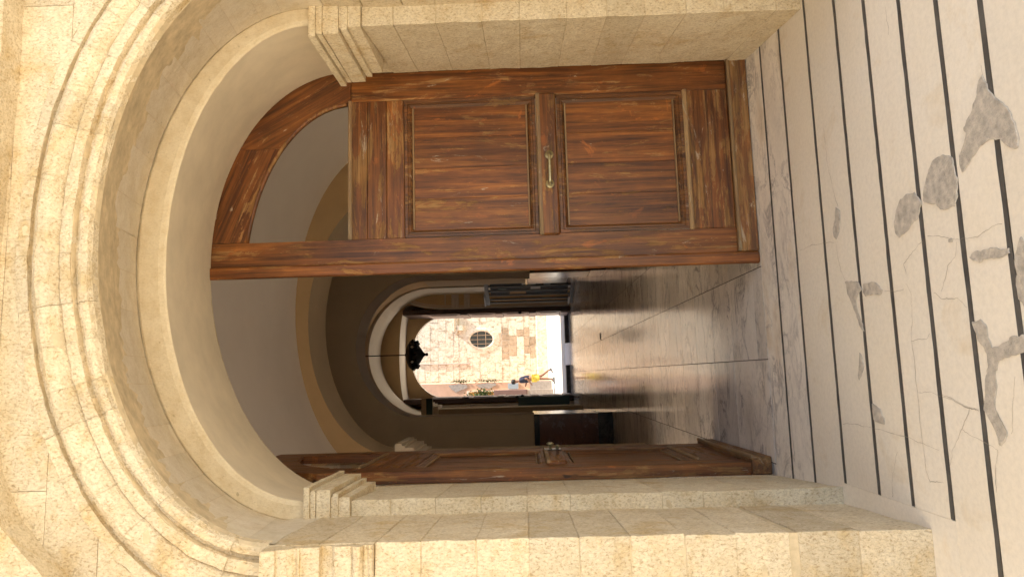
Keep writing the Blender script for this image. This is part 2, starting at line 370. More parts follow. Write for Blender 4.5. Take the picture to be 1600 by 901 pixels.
CRACK= [[(0.614,3.334),(0.524,3.326),(0.464,3.313),(0.407,3.275)],[(0.479,2.586),(0.462,2.486),(0.427,2.397),(0.42,2.298),(0.438,2.236),(0.438,2.18)],[(0.358,2.754),(0.408,2.762),(0.443,2.688),(0.467,2.62)],[(0.321,2.761),(0.279,2.735),(0.167,2.747),(0.093,2.761),(-0.047,2.761),(-0.112,2.765),(-0.232,2.763)],[(0.266,2.587),(0.234,2.541),(0.228,2.446),(0.19,2.4)],[(0.428,2.424),(0.37,2.434),(0.352,2.478),(0.264,2.536)],[(-0.107,2.756),(-0.111,2.647),(-0.14,2.538),(-0.167,2.401)],[(0.649,3.778),(0.643,3.606),(0.608,3.361)],[(0.313,2.935),(0.302,2.782)],[(0.091,2.761),(0.092,2.656),(0.113,2.637)],[(-0.008,2.763),(-0.11,2.765),(-0.256,2.759),(-0.401,2.761),(-0.451,2.739),(-0.446,2.649)],[(-0.159,2.449),(-0.236,2.501),(-0.317,2.57),(-0.38,2.602)],[(-0.115,2.604),(-0.142,2.511),(-0.166,2.413)],[(-0.24,2.502),(-0.263,2.43),(-0.291,2.329)],[(-0.291,2.329),(-0.355,2.351),(-0.432,2.359)],[(-0.359,2.957),(-0.452,3.002),(-0.564,3.033)],[(-0.052,2.201),(-0.164,2.236),(-0.232,2.253)],[(-0.286,3.435),(-0.278,3.201),(-0.295,2.892),(-0.327,2.657)],[(1.194,3.352),(1.036,3.356),(0.879,3.321),(0.773,3.278)],[(0.981,2.19),(0.946,2.191)],[(1.485,2.706),(1.358,2.702)]]
def ragged(poly, k, sub=4):
    out = []
    for i, p in enumerate(poly):
        q = poly[(i+1) % len(poly)]
        for s in range(sub):
            f = s/sub; x, y = p[0]+(q[0]-p[0])*f, p[1]+(q[1]-p[1])*f
            v = mnoise.noise_vector(Vector((x*40, y*40, 3.)))
            out.append((x+v.x*k, y+v.y*k))
    return out
for p in PATCH:
    pts = ragged(p, .009); n = len(pts); cx = sum(q[0] for q in pts)/n; cy = sum(q[1] for q in pts)/n
    vs = [(x, y, .0012) for x, y in pts]+[(cx+(x-cx)*.975, cy+(y-cy)*.975, .0042) for x, y in pts]
    fs = [(i, (i+1) % n, n+(i+1) % n, n+i) for i in range(n)]+[tuple(range(n, 2*n))]
    o = mesh('cement_patch', vs, fs, 'screed', lf, recalc=False)
    bm_ = bmesh.new(); bm_.from_mesh(o.data)
    bmesh.ops.triangulate(bm_, faces=[f for f in bm_.faces if len(f.verts) > 4]); bm_.to_mesh(o.data); bm_.free()
vs = []; fs = []
for k in CRACK:
    pts = []
    for i in range(len(k)-1):
        for s in range(9):
            f = s/9; x = k[i][0]+(k[i+1][0]-k[i][0])*f; y = k[i][1]+(k[i+1][1]-k[i][1])*f
            q_ = Vector((x*14, y*14, 7.)); v = mnoise.noise_vector(q_)*.010+mnoise.noise_vector(q_*5)*.005; pts.append((x+v.x, y+v.y))
    pts.append(k[-1])
    for i in range(len(pts)-1):
        a, b = Vector((*pts[i], .0016)), Vector((*pts[i+1], .0016)); d = b-a
        nrm = Vector((-d.y, d.x, 0)).normalized()*(.0004+.0011*abs(mnoise.noise(a*9)))
        o = len(vs); vs += [a-nrm, b-nrm, b+nrm, a+nrm]; fs.append((o, o+1, o+2, o+3))
tag(mesh('hairline_cracks', vs, fs, 'crack', lf), kind='stuff')

# ------------------------------------------------------------------ stone portal
EA = (.675, 1.272, 2.68, 3.445)          # inner ring, inner edge (plane Y1)
EB = (.675, 1.368, 2.69, 3.60)           # inner ring, outer edge (plane Y1)
EC = (.630, 1.265, 2.57, 3.365)          # front edge of the soffit (plane Y0)
ED = (.700, 1.395, 2.70, 3.63)           # door arch (plane YD)
po = empty('stone_portal', (.65, 3.4, 0), label='weathered cream limestone arched portal with moulded archivolt framing the wooden double door', cat='portal')
MORT = MB()
def pier(fx, bx, ya, yb, xo, zs, gap, m, cut, seed, wide=()):
    """courses of a pier: visible edge runs from (fx,ya) to (bx,yb); xo is the far side"""
    sgn = 1 if fx > xo else -1
    for i in range(len(zs)-1):
        g0 = gap/2+(.016 if zs[i] in wide else 0); g1 = gap/2+(.016 if zs[i+1] in wide else 0)
        j = random.uniform(-.002, .002)
        xy = [(xo, ya+j), (fx+j, ya+j), (bx+j, yb), (xo, yb)]
        hexa('jamb_stone', xy, zs[i]+g0, zs[i+1]-g1, m, po, .0025, .0042, 5, seed=seed+i)
    k = .0042
    MB().add([(xo, ya+k, 0), (fx-sgn*k, ya+k, 0), (bx-sgn*k, yb-.002, 0), (xo, yb-.002, 0), (xo, ya+k, zs[-1]), (fx-sgn*k, ya+k, zs[-1]), (bx-sgn*k, yb-.002, zs[-1]), (xo, yb-.002, zs[-1])], HF).build('mortar_core', 'mortar', po)
OZ = [0, .282, .533, .756, .954, 1.167, 1.366, 1.563, 1.77, 1.989, 2.168]
IZ = [0, .186, .438, .69, .896, 1.128, 1.351, 1.568, 1.80, 2.03, 2.255, 2.453]
RZ = [0, .13, .413, .62, .842, 1.05, 1.271, 1.528, 1.736, 1.99, 2.226, 2.40]
pier(-.635, -.678, Y0, Y1+.03, -1.03, OZ, .0022, 'lime', 0, 1, (.533,))
pier(-.598, -.668, Y1, 4.40, -1.03, IZ, .0022, 'lime_jamb', 0, 30)
pier(1.945, 2.037, Y0, Y1+.03, 2.45, OZ, .0022, 'lime', 0, 60, (.533,))
pier(1.926, 2.072, Y1, 4.40, 2.45, RZ, .0022, 'lime_jamb', 0, 90)


def moulding(name, x0, x1, yb, prof, m, ends):
    """horizontal moulding: prof = [(z, projection)] top to bottom, front at yb-proj; ends = extra projection sideways factor (left, right)"""
    n = 18; vs = []; L = len(prof)
    for i in range(n+1):
        f = i/n
        for z, p in prof:
            xa, xb = x0-p*ends[0], x1+p*ends[1]
            v = mnoise.noise_vector(Vector((x0+f*(x1-x0), z*3, yb))*14)*.003
            vs.append((xa+(xb-xa)*f+(0 if i in (0, n) else v.x), yb-p+v.y, z+v.z))
    fs = [(i*L+k, (i+1)*L+k, (i+1)*L+k+1, i*L+k+1) for i in range(n) for k in range(L-1)]
    fs += [tuple(range(L)), tuple(n*L+k for k in range(L))]
    return mesh(name, vs, fs, m, po)
CAP = [(2.597, -.05), (2.597, .075), (2.54, .075), (2.537, .06), (2.52, .062), (2.50, .055), (2.475, .035), (2.463, .032), (2.462, .040), (2.453, .040), (2.452, .032), (2.38, .032), (2.378, .002),
       (2.36, .004), (2.335, .012), (2.321, .022), (2.32, .026), (2.258, .026), (2.254, .022), (2.245, .034), (2.233, .038), (2.221, .034), (2.213, .020), (2.212, .008), (2.205, .012), (2.196, .006), (2.188, .012), (2.178, .006), (2.172, .012), (2.17, -.05)]
def capital(xa, xb):
    o = moulding('capital', xa, xb, Y0, CAP, 'lime', (0, 0)); return o
capital(-1.03, -.642); capital(1.95, 2.45)
for za, zb in ((2.172, 2.388), (2.392, 2.598)):
    hexa('jamb_stone', [(-1.03, Y0+.004), (-.638, Y0+.004), (-.678, Y1+.03), (-1.03, Y1+.03)], za, zb, 'lime', po, .0035, .0035, 4, seed=int(zb*99))
    hexa('jamb_stone', [(2.45, Y0+.004), (1.948, Y0+.004), (2.037, Y1+.03), (2.45, Y1+.03)], za, zb, 'lime', po, .0035, .0035, 4, seed=int(zb*77))
hexa('jamb_stone', [(-1.03, Y0+.05), (-.642, Y0+.05), (-.682, Y1+.03), (-1.03, Y1+.03)], 2.602, 2.75, 'lime_grey', po, .003, .002, 3); hexa('jamb_stone', [(2.45, Y0+.05), (1.95, Y0+.05), (2.04, Y1+.03), (2.45, Y1+.03)], 2.602, 2.75, 'lime_grey', po, .003, .002, 3)
IMP = [(2.679, 2.649, .072), (2.649, 2.643, .045), (2.643, 2.620, .056), (2.620, 2.616, .04), (2.616, 2.548, .056), (2.548, 2.538, .02), (2.538, 2.510, .034), (2.510, 2.500, .012), (2.500, 2.453, .016)]
def impost(xj, s, ztop, zbot, xo):
    b = MB(); k = (ztop-zbot)/(2.679-2.453)
    for za, zb, p in IMP:
        za, zb = ztop-(2.679-za)*k, ztop-(2.679-zb)*k
        xa, xb = xj+s*p, xj+s*p*1.05-s*.012
        n = 10
        rows = []
        for z in (za-.0005, zb+.0005):
            r = []
            ring = [(xo, Y1-.012-p*.35), (xa, Y1-.012-p*.35)]+[(xa+(xb-xa)*i/n, Y1+(4.12-Y1)*i/n) for i in range(1, n)]+[(xb, 4.12-(.072-p)*.9), (xo, 4.12-(.072-p)*.9)]
            for x, y in ring:
                v = mnoise.noise_vector(Vector((x, y, z))*12)*.0035; r.append((x+v.x, y+v.y, z+v.z*.5))
            rows.append(r)
        N = len(rows[0])
        b.add(rows[0]+rows[1], [tuple(range(N)), tuple(range(2*N-1, N-1, -1))]+[(i, (i+1) % N, N+(i+1) % N, N+i) for i in range(N)])
    b.build('impost', 'lime_jamb', po)
impost(-.598, 1, 2.682, 2.455, -.70); impost(1.926, -1, 2.682, 2.402, 2.06)
box('impost_backing', -1.03, -.672, Y1+.005, 4.40, 2.455, 2.70, 'lime_jamb', po); box('impost_backing', 2.076, 2.45, Y1+.005, 4.40, 2.402, 2.70, 'lime_jamb', po)

def loft(name, rows, m, parent, smooth=False, jit=0.):
    n = len(rows[0]); vs = []
    for r in rows:
        for p in r:
            v = Vector(p); vs.append(v+mnoise.noise_vector(v*15)*jit+mnoise.noise_vector(v*47)*jit*.6)
    fs = [(j*n+i, j*n+i+1, (j+1)*n+i+1, (j+1)*n+i) for j in range(len(rows)-1) for i in range(n-1)]
    return mesh(name, vs, fs, m, parent, smooth)
PROF = [(-.002, .05), (.0, .016), (.010, -.004), (.026, -.014), (.042, -.008), (.050, .006), (.052, .012), (.064, .012), (.067, -.018), (.090, -.021), (.115, -.018), (.118, -.004), (.130, -.022), (.150, -.042),
        (.172, -.052), (.195, -.050), (.215, -.036), (.232, -.010), (.240, .012), (.256, .014), (.2585, -.006), (.282, -.007), (.3055, -.006), (.3065, .06)]
def voussoirs(name, n, t0, t1, prof, e, y, m, jit, gap=.0009, seg=5, shuffle=.25):
    ts = [t0+(t1-t0)*i/n for i in range(n+1)]
    for i in range(1, n): ts[i] += random.uniform(-shuffle, shuffle)*(t1-t0)/n
    for i in range(n):
        a, b = ts[i]+gap, ts[i+1]-gap; rows = []
        dj = random.uniform(-.003, .003)
        for s in range(seg+1):
            t = a+(b-a)*s/seg; rows.append([(lambda q: (q[0], y+py+dj, q[1]))(ell(e, t, d)) for d, py in prof])
        loft(name, rows, m, po, jit=jit)
voussoirs('archivolt_stone', 23, .028, math.pi-.028, PROF, EC, Y0, 'lime', .0050, .0006)
# backing behind the joints
rows = [[(lambda q: (q[0], Y0+py+.0035, q[1]))(ell(EC, .028+(math.pi-.056)*s/60, d)) for d, py in PROF] for s in range(61)]
loft('archivolt_bed', rows, 'mortar', po)
# soffit stones between the front edge and the inner ring
def ruled(name, n, e0, y0, e1, y1, t0, t1, m, gap, jit, shuffle=.2, dep=5):
    ts = [t0+(t1-t0)*i/n for i in range(n+1)]
    for i in range(1, n): ts[i] += random.uniform(-shuffle, shuffle)*(t1-t0)/n
    for i in range(n):
        rows = []; dj = random.uniform(-.001, .0015)
        for s in range(5):
            t = ts[i]+gap+(ts[i+1]-ts[i]-2*gap)*s/4; p, q = ell(e0, t, dj), ell(e1, t, dj)
            rows.append([(p[0]+(q[0]-p[0])*k/dep, y0+(y1-y0)*k/dep, p[1]+(q[1]-p[1])*k/dep) for k in range(dep+1)])
        loft(name, rows, m, po, jit=jit)
ruled('soffit_stone', 21, EC, Y0+.02, EB, Y1+.004, 0, math.pi, 'lime_grey', .0009, .0014)
rows = [[(*ell(EC, math.pi*s/60, .0052)[:1], Y0+.05, ell(EC, math.pi*s/60, .0052)[1]), (ell(EB, math.pi*s/60, .0052)[0], Y1, ell(EB, math.pi*s/60, .0052)[1])] for s in range(61)]
loft('soffit_bed', rows, 'mortar', po)
# inner ring face with a soft rounded arris, then the smooth plaster intrados running back to the doors
for i in range(9):
    rows = []
    for s in range(13):
        t = math.pi*(i+s/12)/9+(.0002 if s == 0 else -.0002 if s == 12 else 0); p, q = ell(EA, t), ell(EB, t, .02)
        mid = [(p[0]+(q[0]-p[0])*f, Y1+yy, p[1]+(q[1]-p[1])*f) for f, yy in ((0, .012), (.06, .003), (.2, -.002), (.5, 0), (.8, .002), (.92, .012), (1, .03))]
        rows.append(mid)
    loft('ring_stone', rows, 'ring', po, jit=.0022)
rows = []
for s in range(81):
    t = math.pi*s/80; p, q = ell(EA, t), ell(ED, t); sh = .042*(q[0]-ED[0])*math.sin(t)
    rows.append([(p[0]+(q[0]-p[0])*k/8, Y1+.011+(YD-.03-Y1)*k/8, p[1]+(q[1]+sh-p[1])*k/8) for k in range(9)])
loft('plaster_intrados', rows, 'plaster', po, smooth=True, jit=.0025)
# thin dark rebate edge behind the plaster
rows = []
for s in range(61):
    t = math.pi*s/60; q = ell(ED, t); sh = .042*(q[0]-ED[0])*math.sin(t); q2 = ell(ED, t, .16)
    rows.append([(q[0], YD-.019, q[1]+sh), (q[0], YD-.012, q[1]+sh), (q2[0], YD-.012, q2[1]+sh)])
loft('rebate_edge', rows, 'lime_jamb', po)

# ------------------------------------------------------------------ wall round the portal
wl = empty('loggia_wall', (.65, 2.7, 0), label='cream limestone block wall around the arched portal', cat='wall')
DO = .3085; APX = EC[3]+DO
oc = [ell(EC, math.pi*i/200, DO) for i in range(201)]
left = sorted([(z, x) for x, z in oc if x <= EC[0]]); right = sorted([(z, x) for x, z in oc if x >= EC[0]])
def xat(tab, z):
    if z <= tab[0][0]: return tab[0][1]
    for (za, xa), (zb, xb) in zip(tab, tab[1:]):
        if za <= z <= zb: return xa+(xb-xa)*(z-za)/max(zb-za, 1e-6)
    return tab[-1][1]
CZ = [2.60, 2.79, 3.02, 3.27, 3.49, 3.72, 3.95]
for ci in range(len(CZ)-1):
    za, zb = CZ[ci]+.0015, CZ[ci+1]-.0015
    for tab, xe, s in ((left, -1.25, -1), (right, 3.05, 1)):
        if za >= APX: pts = [(EC[0], za), (EC[0], zb)]
        else:
            zt = min(zb, APX); pts = [(xat(tab, za+(zt-za)*k/8), za+(zt-za)*k/8) for k in range(9)]
            if zb > APX: pts += [(EC[0], APX), (EC[0], zb)]
        lim = min(p[0]*s for p in pts); mx = max(p[0]*s for p in pts)
        xs = sorted([x for x in [(mx+.16+.1*(ci % 2)+.42*k) for k in range(8)] if x < xe*s-.12])
        cuts = [None]+xs+[xe*s]
        for k in range(len(cuts)-1):
            hi = cuts[k+1]-.0015
            if cuts[k] is None: poly = [p for p in pts]+[(hi*s, zb), (hi*s, za)]
            else: lo = cuts[k]+.0015; poly = [(lo*s, za), (lo*s, zb), (hi*s, zb), (hi*s, za)]
            n = len(poly); dj = random.uniform(-.0025, .0015)
            vs = [(x, Y0+dj, z) for x, z in poly]+[(x, Y0+.1, z) for x, z in poly]
            mesh('wall_stone', vs, [tuple(range(n))]+[(i, (i+1) % n, n+(i+1) % n, n+i) for i in range(n)], 'lime', wl)
box('wall_core', -1.25, -.96, Y0+.008, Y0+.5, 2.6, 4.0, 'mortar', wl); box('wall_core', 2.25, 3.05, Y0+.008, Y0+.5, 2.6, 4.0, 'mortar', wl); box('wall_core', -.96, 2.25, Y0+.008, Y0+.5, 3.66, 4.0, 'mortar', wl)
rows = [[(lambda q, yy: (q[0], yy, q[1]))(ell(EC, math.pi*s/60, d), Y0+.007) for d in (.29, .8)] for s in range(61)]
loft('wall_bed', [[(x, y, min(z, 3.99)) for x, y, z in r] for r in rows], 'mortar', wl)
# great blind arch of the loggia vault, standing proud of the wall
YS = 2.64
bl = [(-1.05, 0), (-1.05, 2.6), (-.95, 3.06), (-.83, 3.27), (-.704, 3.408), (-.526, 3.577), (-.33, 3.67), (-.1, 3.715), (.43, 3.745), (.9, 3.73), (1.289, 3.708), (1.63, 3.713), (2.2, 3.70), (2.5, 3.60), (2.75, 3.3), (2.85, 2.6), (2.85, 0)]
fine = []
for p, q in zip(bl, bl[1:]):
    for s in range(6): fine.append((p[0]+(q[0]-p[0])*s/6, p[1]+(q[1]-p[1])*s/6))
fine.append(bl[-1])
def outr(p, i):
    if p[0] <= -.33: return (-3.4, p[1]) if p[1] < 3.66 else (-3.4, 3.67)
    if p[0] >= 2.5: return (5.2, p[1])
    return (p[0], 4.45)
vs = []; n = len(fine)
for i, p in enumerate(fine):
    j = mnoise.noise_vector(Vector((p[0], p[1], 0))*13)*.006
    vs += [(p[0]+j.x, YS+.006, p[1]+j.z), (p[0]+j.x, Y0+.03, p[1]+j.z), (p[0]+(.01 if p[0] > 2 else -.01), YS, p[1]+.008)]
fs = [(3*i, 3*i+3, 3*i+4, 3*i+1) for i in range(n-1)]+[(3*i, 3*i+3, 3*i+5, 3*i+2) for i in range(n-1)]
mesh('blind_arch_edge', vs, fs, 'lime', wl)
lp = [p for p in fine if p[0] <= -.33+1e-6]; rp = [p for p in fine if p[0] >= 2.5-1e-6]; tp = [p for p in fine if -.33-1e-6 <= p[0] <= 2.5+1e-6]
def sheet(a, b): 
    k = len(a); mesh('blind_arch_face', [(x, YS, z) for x, z in a]+[(x, YS, z) for x, z in b], [(i, i+1, k+i+1, k+i) for i in range(k-1)], 'lime', wl)
sheet([(x-.01, z+.008) for x, z in lp], [(-3.4, z+.008) for x, z in lp]); sheet([(x+.01, z+.008) for x, z in rp], [(5.2, z+.008) for x, z in rp])
sheet([(x, z+.008) for x, z in tp], [(x, 4.45) for x, z in tp])
sheet([(-3.4, tp[0][1]+.008), (tp[0][0], tp[0][1]+.008)], [(-3.4, 4.45), (tp[0][0], 4.45)]); sheet([(tp[-1][0], tp[-1][1]+.008), (5.2, tp[-1][1]+.008)], [(tp[-1][0], 4.45), (5.2, 4.45)])
cl = MB().box(-3.2, 9, .55, 2.63, 5.4, 5.8).build('loggia_ceiling', 'pale'); cl['kind'] = 'structure'

# unseen wing added on the left to throw sunlight onto the portal
wg = empty('bounce_wing', (-5.7, -6, 0), label='plain whitewashed wing added out of view left of the portal to bounce sunlight', cat='building')
wm = box('wall', -8, -3.5, -14, 1.6, 0, 8.5, 'pale', wg)
for k in range(4): box('window', -3.495, -3.46, -11.5+k*3.4, -10.3+k*3.4, 4.2, 6.2, 'pane_dark', wg)
# closed shell of the building so that daylight enters by its doors and the added light court
sh_ = empty('hall_building', (.7, 13, 0), label='tall plastered hall building seen through the open doorway', cat='building')
b = MB(); b.box(-9, -3.39, 2.66, 4.5, 0, 7); b.box(5.19, 9, 2.66, 4.5, 0, 7); b.box(-3.39, 5.19, 2.66, 4.5, 4.44, 7); b.box(-3.39, -1.24, 2.9, 4.5, 0, 4.44); b.box(3.04, 5.19, 2.9, 4.5, 0, 4.44); b.box(-1.24, 3.04, 3.30, 4.5, 3.98, 4.44)
b.box(8.8, 9, 4.5, 24.5, 0, 7.0); b.box(-9, -8.8, 9.3, 24.5, 0, 7.0); b.box(-1.7, -1.45, 4.565, 8.595, 3.17, 4.6); b.box(-9, 9, 2.66, 4.56, 7.0, 7.3); b.box(-1.7, 9, 4.56, 8.6, 4.6, 4.8); b.box(-9, 9, 8.6, 24.75, 7.0, 7.3)
box('bounce_wall', -6.6, -6.0, 4.6, 8.59, 0, 7.0, 'pale', sh_)  # unseen wall added to bounce daylight through the vestibule's side opening
b.build('outer_shell', 'facade', sh_)

# ------------------------------------------------------------------ the two door leaves
WL = 1.40
def zo(d, a, z0, ap): return z0+(ap-z0)*math.sqrt(max(0, 1-min(1, d/a)**2))
def leaf(root, s, right):
    """s = +1: local x runs from the hinge along +x; s = -1 mirrored. Front face at y = 0, back at y = .06"""
    T = .06 if right else .080
    def bx(nm, x0, x1, y0, y1, z0, z1, m, par=root, bev=.004):
        xa, xb = sorted((s*x0, s*x1)); return box(nm, xa, xb, y0, y1, z0, z1, m, par, bev, local=True)
    outer = lambda x: zo(WL-x, 1.44, 2.70, 3.66)
    inner = lambda x: zo(WL-x, 1.185, 2.70, 3.42)
    def strip(nm, xs, lo, hi, y0, y1, m, par=root):
        n = len(xs); vs = []
        for y in (y0, y1):
            vs += [(s*x, y, lo(x)) for x in xs]+[(s*x, y, hi(x)) for x in xs]
        fs = [(i, i+1, n+i+1, n+i) for i in range(n-1)]+[(2*n+i, 2*n+i+1, 3*n+i+1, 3*n+i) for i in range(n-1)]
        fs += [(i, i+1, 2*n+i+1, 2*n+i) for i in range(n-1)]+[(n+i, n+i+1, 3*n+i+1, 3*n+i) for i in range(n-1)]
        fs += [(0, n, 3*n, 2*n), (n-1, 2*n-1, 4*n-1, 3*n-1)]
        return mesh(nm, vs, fs, m, par, local=True)
    g = .0015
    bx('hinge_stile', 0, .205, 0, T, .137, 2.70-g, 'wood_z')
    xs = [0+(WL-.237)*(1-math.cos(math.pi/2*i/28)) if False else (WL-.237)*i/28 for i in range(29)]
    xm = .52
    ar = strip('arched_frame', [xm+.001+(WL-.237-xm-.001)*i/20 for i in range(21)], inner, outer, 0, T, 'wood_arc_hi' if right else 'wood_z')
    strip('arched_frame', [(xm-.001)*i/20 for i in range(21)], lambda x: inner(x) if x > WL-1.18 else 2.70, outer, 0, T, 'wood_arc_lo' if right else 'wood_z')
    # rounded bead on the lower edge of the arched frame
    cv = [(x, inner(x)) for x in [WL-1.184+(1.184-.237)*(i/24)**2 for i in range(25)]]
    MB().tube([(s*x, .012, z-.004) for x, z in cv], .015, 6).build('bead', 'wood_mid', ar, True, True)
    ms = strip('meeting_stile', [WL-.235+g+(.235-2*g)*i/6 for i in range(7)], lambda x: .137, outer, 0, T, 'wood_z')
    # top rail of three planks
    for za, zb in ((2.335, 2.455), (2.455, 2.585), (2.585, 2.70)):
        bx('rail_plank', .205+g, WL-.235, .002, T, za+.001, zb-.001, 'wood_x', bev=.003)
    bx('sill_bead', .20, WL-.235, -.012, .02, 2.690, 2.715, 'wood_bead', bev=.004)
    bx('mid_rail', .195, WL-.222, -.022, T, 1.298, 1.425, 'wood_mid', bev=.012)
    bx('rail_bead', .196, WL-.223, -.025, -.0005, 1.405, 1.436, 'wood_bead', bev=.006)
    bx('bottom_rail', .205+g, WL-.235, 0.002, T, .137, .425, 'wood_x')
    bx('rail_bead', .20, WL-.228, -.014, .01, .408, .440, 'wood_bead', bev=.008)
    bx('base_board', .005, WL-(.07 if right else .004), -.034, T, .006, .135, 'wood_base', bev=.006)
    bx('base_bead', .005, WL-(.07 if right else .004), -.046, -.02, .118, .140, 'wood_bead', bev=.006)
    for za, zb in ((1.438, 2.333), (.44, 1.295)):
        xa, xb = .207, WL-.237; pw = (xb-xa-.10)/4
        for k in range(4):
            bx('panel_board', xa+.05+pw*k+.0006, xa+.05+pw*(k+1)-.0006, .026+random.uniform(-.0015, .0015), T-.005, za+.055, zb-.055, 'wood_panel', bev=.0015)
        m_ = MB()
        def ogee(a, b, c, d):   # outer edge a-b, inner edge d-c; fillet, slope and quirk
            A, B, C, D = [Vector((s*p[0], 0, p[1])) for p in (a, b, c, d)]
            L = [(0, .0), (.02, .004), (.35, .004), (.45, .012), (.62, .010), (.9, .024), (1., .034)]
            vs = []
            for f, y in L: vs += [(A+(D-A)*f)+Vector((0, y, 0)), (B+(C-B)*f)+Vector((0, y, 0))]
            m_.add(vs, [(2*i, 2*i+1, 2*i+3, 2*i+2) for i in range(len(L)-1)])
        i_ = .056
        q = [(xa, za), (xb, za), (xb, zb), (xa, zb)]; r = [(xa+i_, za+i_), (xb-i_, za+i_), (xb-i_, zb-i_), (xa+i_, zb-i_)]
        for k in range(4): ogee(q[k], q[(k+1) % 4], r[(k+1) % 4], r[k])
        m_.build('panel_moulding', 'wood_mould', root, local=True)
        for zq in (za+i_, zb-i_-.008): bx('panel_bead', xa+i_, xb-i_, .012, .03, zq, zq+.011, 'wood_bead', bev=.002)
    # lunette glass with its thin frame
    xs = [WL-1.19+(1.19-.237)*i/24 for i in range(25)]
    strip('lunette_pane', xs, lambda x: 2.70, lambda x: inner(x)+.004, .030, .034, 'glass')
    if right:
        bx('astragal', WL-.068, WL+.012, -.030, -.0005, .004, outer(WL)-.004, 'wood_z', bev=.010)
        h = MB(); zc = 1.356; xa, xb = .635, .835
        for x in (xa, xb): h.lathe((s*x, 0, zc), [(.030, -.0225), (.030, -.027), (.024, -.031), (.012, -.036), (.011, -.050)], 16, 'y')
        h.tube([(s*xa, -.046, zc), (s*(xa+.012), -.056, zc), (s*(xa+.05), -.060, zc), (s*(xb-.05), -.060, zc), (s*(xb-.012), -.056, zc), (s*xb, -.046, zc)], [.012, .011, .0095, .0095, .011, .012], 10)
        h.build('pull_handle', 'brass', root, True, True)
    else:
        bx('rebate_strip', WL-.002, WL+.03, .018, T-.004, .28, outer(WL)-.01, 'wood_base', bev=.006)
        p = bx('lock_plate', .90, 1.04, -.028, -.0225, 1.30, 1.43, 'steel', bev=.003)
        k = MB(); k.lathe((s*.97, 0, 1.385), [(.010, -.028), (.010, -.055), (.026, -.060), (.028, -.070), (.018, -.078)], 14, 'y'); k.tube([(s*.97, -.05, 1.33), (s*.90, -.055, 1.33)], .010, 8); k.lathe((s*.97, 0, 1.33), [(.013, -.028), (.012, -.058)], 12, 'y')
        k.build('knob', 'brass', p, True, True)
dr = empty('door_leaf', (2.092, YD, 0), 0, 'closed arched door leaf of worn orange-brown wood with a brass pull handle', 'door')
leaf(dr, -1, True)
dl = empty('door_leaf', (-.592, 4.46, 0), math.radians(90.8), 'dark wooden door leaf standing wide open against the left jamb', 'door')
leaf(dl, 1, False)

# ------------------------------------------------------------------ hall floor of polished marble tiles
hf = empty('hall_floor', (.6, 14, 0), kind='structure')
box('grout_bed', -2.0, 4.2, 4.404, 24.42, -.05, -.004, 'grout', hf)
XJ = [-1.8, -1.2, -.6, .055, .658, 1.26, 1.86, 2.46, 3.06, 3.66]
YJ = [4.412, 5.14, 5.66, 6.23, 6.80, 7.39, 7.95, 8.47, 9.02, 9.64]
while YJ[-1] < 23.8: YJ.append(YJ[-1]+.605)
YJ[-1] = 24.40
g = .0035
far = MB()
for j in range(len(YJ)-1):
    for i in range(len(XJ)-1):
        xa, xb, ya, yb = XJ[i]+g, XJ[i+1]-g, YJ[j]+g, YJ[j+1]-g
        near = yb < 16.5
        if not near:
            far.add([(xa, ya, 0), (xb, ya, 0), (xb, yb, 0), (xa, yb, 0)], [(0, 1, 2, 3)]); continue
        cuts = [(ya, yb)]
        if j == 0 and xa > 0: cuts = [(ya, 4.60), (4.605, yb)]
        for a, b in cuts:
            vs = [(xa, a, 0), (xb, a, 0), (xb, b, 0), (xa, b, 0)]
            z = [random.uniform(-.0005, .0005) for _ in range(4)]
            vs = [(x, y, z_) for (x, y, _), z_ in zip(vs, z)]+[(x, y, -.02) for x, y, _ in vs]
            mesh('marble_tile', vs, HF, 'marble_in', hf)
tag(far.build('far_marble_tiles', 'marble_in', hf), kind='stuff')
dn = MB().lathe((.75, 14.15, 0), [(.075, .0005), (.075, .006), (.055, .010)], 14).build('floor_socket', 'iron', None)
tag(dn, 'small round black cover set in the polished marble hall floor', 'floor cover')

# ------------------------------------------------------------------ vaulted hall
hl = empty('vaulted_hall', (.7, 9, 0), label='dim vaulted hall with plastered arches and piers behind the doorway', cat='hall')
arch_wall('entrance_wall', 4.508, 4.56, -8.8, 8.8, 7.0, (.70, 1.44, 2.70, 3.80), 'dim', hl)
V1 = (.90, 2.20, 3.2, 4.49)
def barrel(nm, e, y0, y1, m, wallm, zb=0., openr=None):
    cv = arch_curve(e, 48); n = len(cv)
    b_ = mesh(nm, [(x, y0, z) for x, z in cv]+[(x, y1, z) for x, z in cv], [(i, i+1, n+i+1, n+i) for i in range(n-1)], m, hl, True)
    if openr:      # unseen opening added to let daylight in from the made-up light court
        x = cv[0][0]; a, c_, h_ = openr
        for q in ((y0, a, 0, e[2]), (c_, y1, 0, e[2]), (a, c_, h_, e[2])): mesh('side_wall', [(x, q[0], q[2]), (x, q[1], q[2]), (x, q[1], q[3]), (x, q[0], q[3])], [(0, 1, 2, 3)], wallm, hl)
        cv = [cv[-1]]
    for x in sorted({cv[0][0], cv[-1][0]}): mesh('side_wall', [(x, y0, zb), (x, y1, zb), (x, y1, e[2]), (x, y0, e[2])], [(0, 1, 2, 3)], wallm, hl)
    return b_
barrel('vestibule_vault', V1, 4.56, 8.62, 'vault', 'vault', openr=(4.9, 8.3, 3.15))
R1 = (.75, 1.70, 3.2, 4.325)
arch_wall('transverse_arch', 8.60, 9.36, -8.8, 8.8, 6.99, R1, 'tan', hl, 'dim')
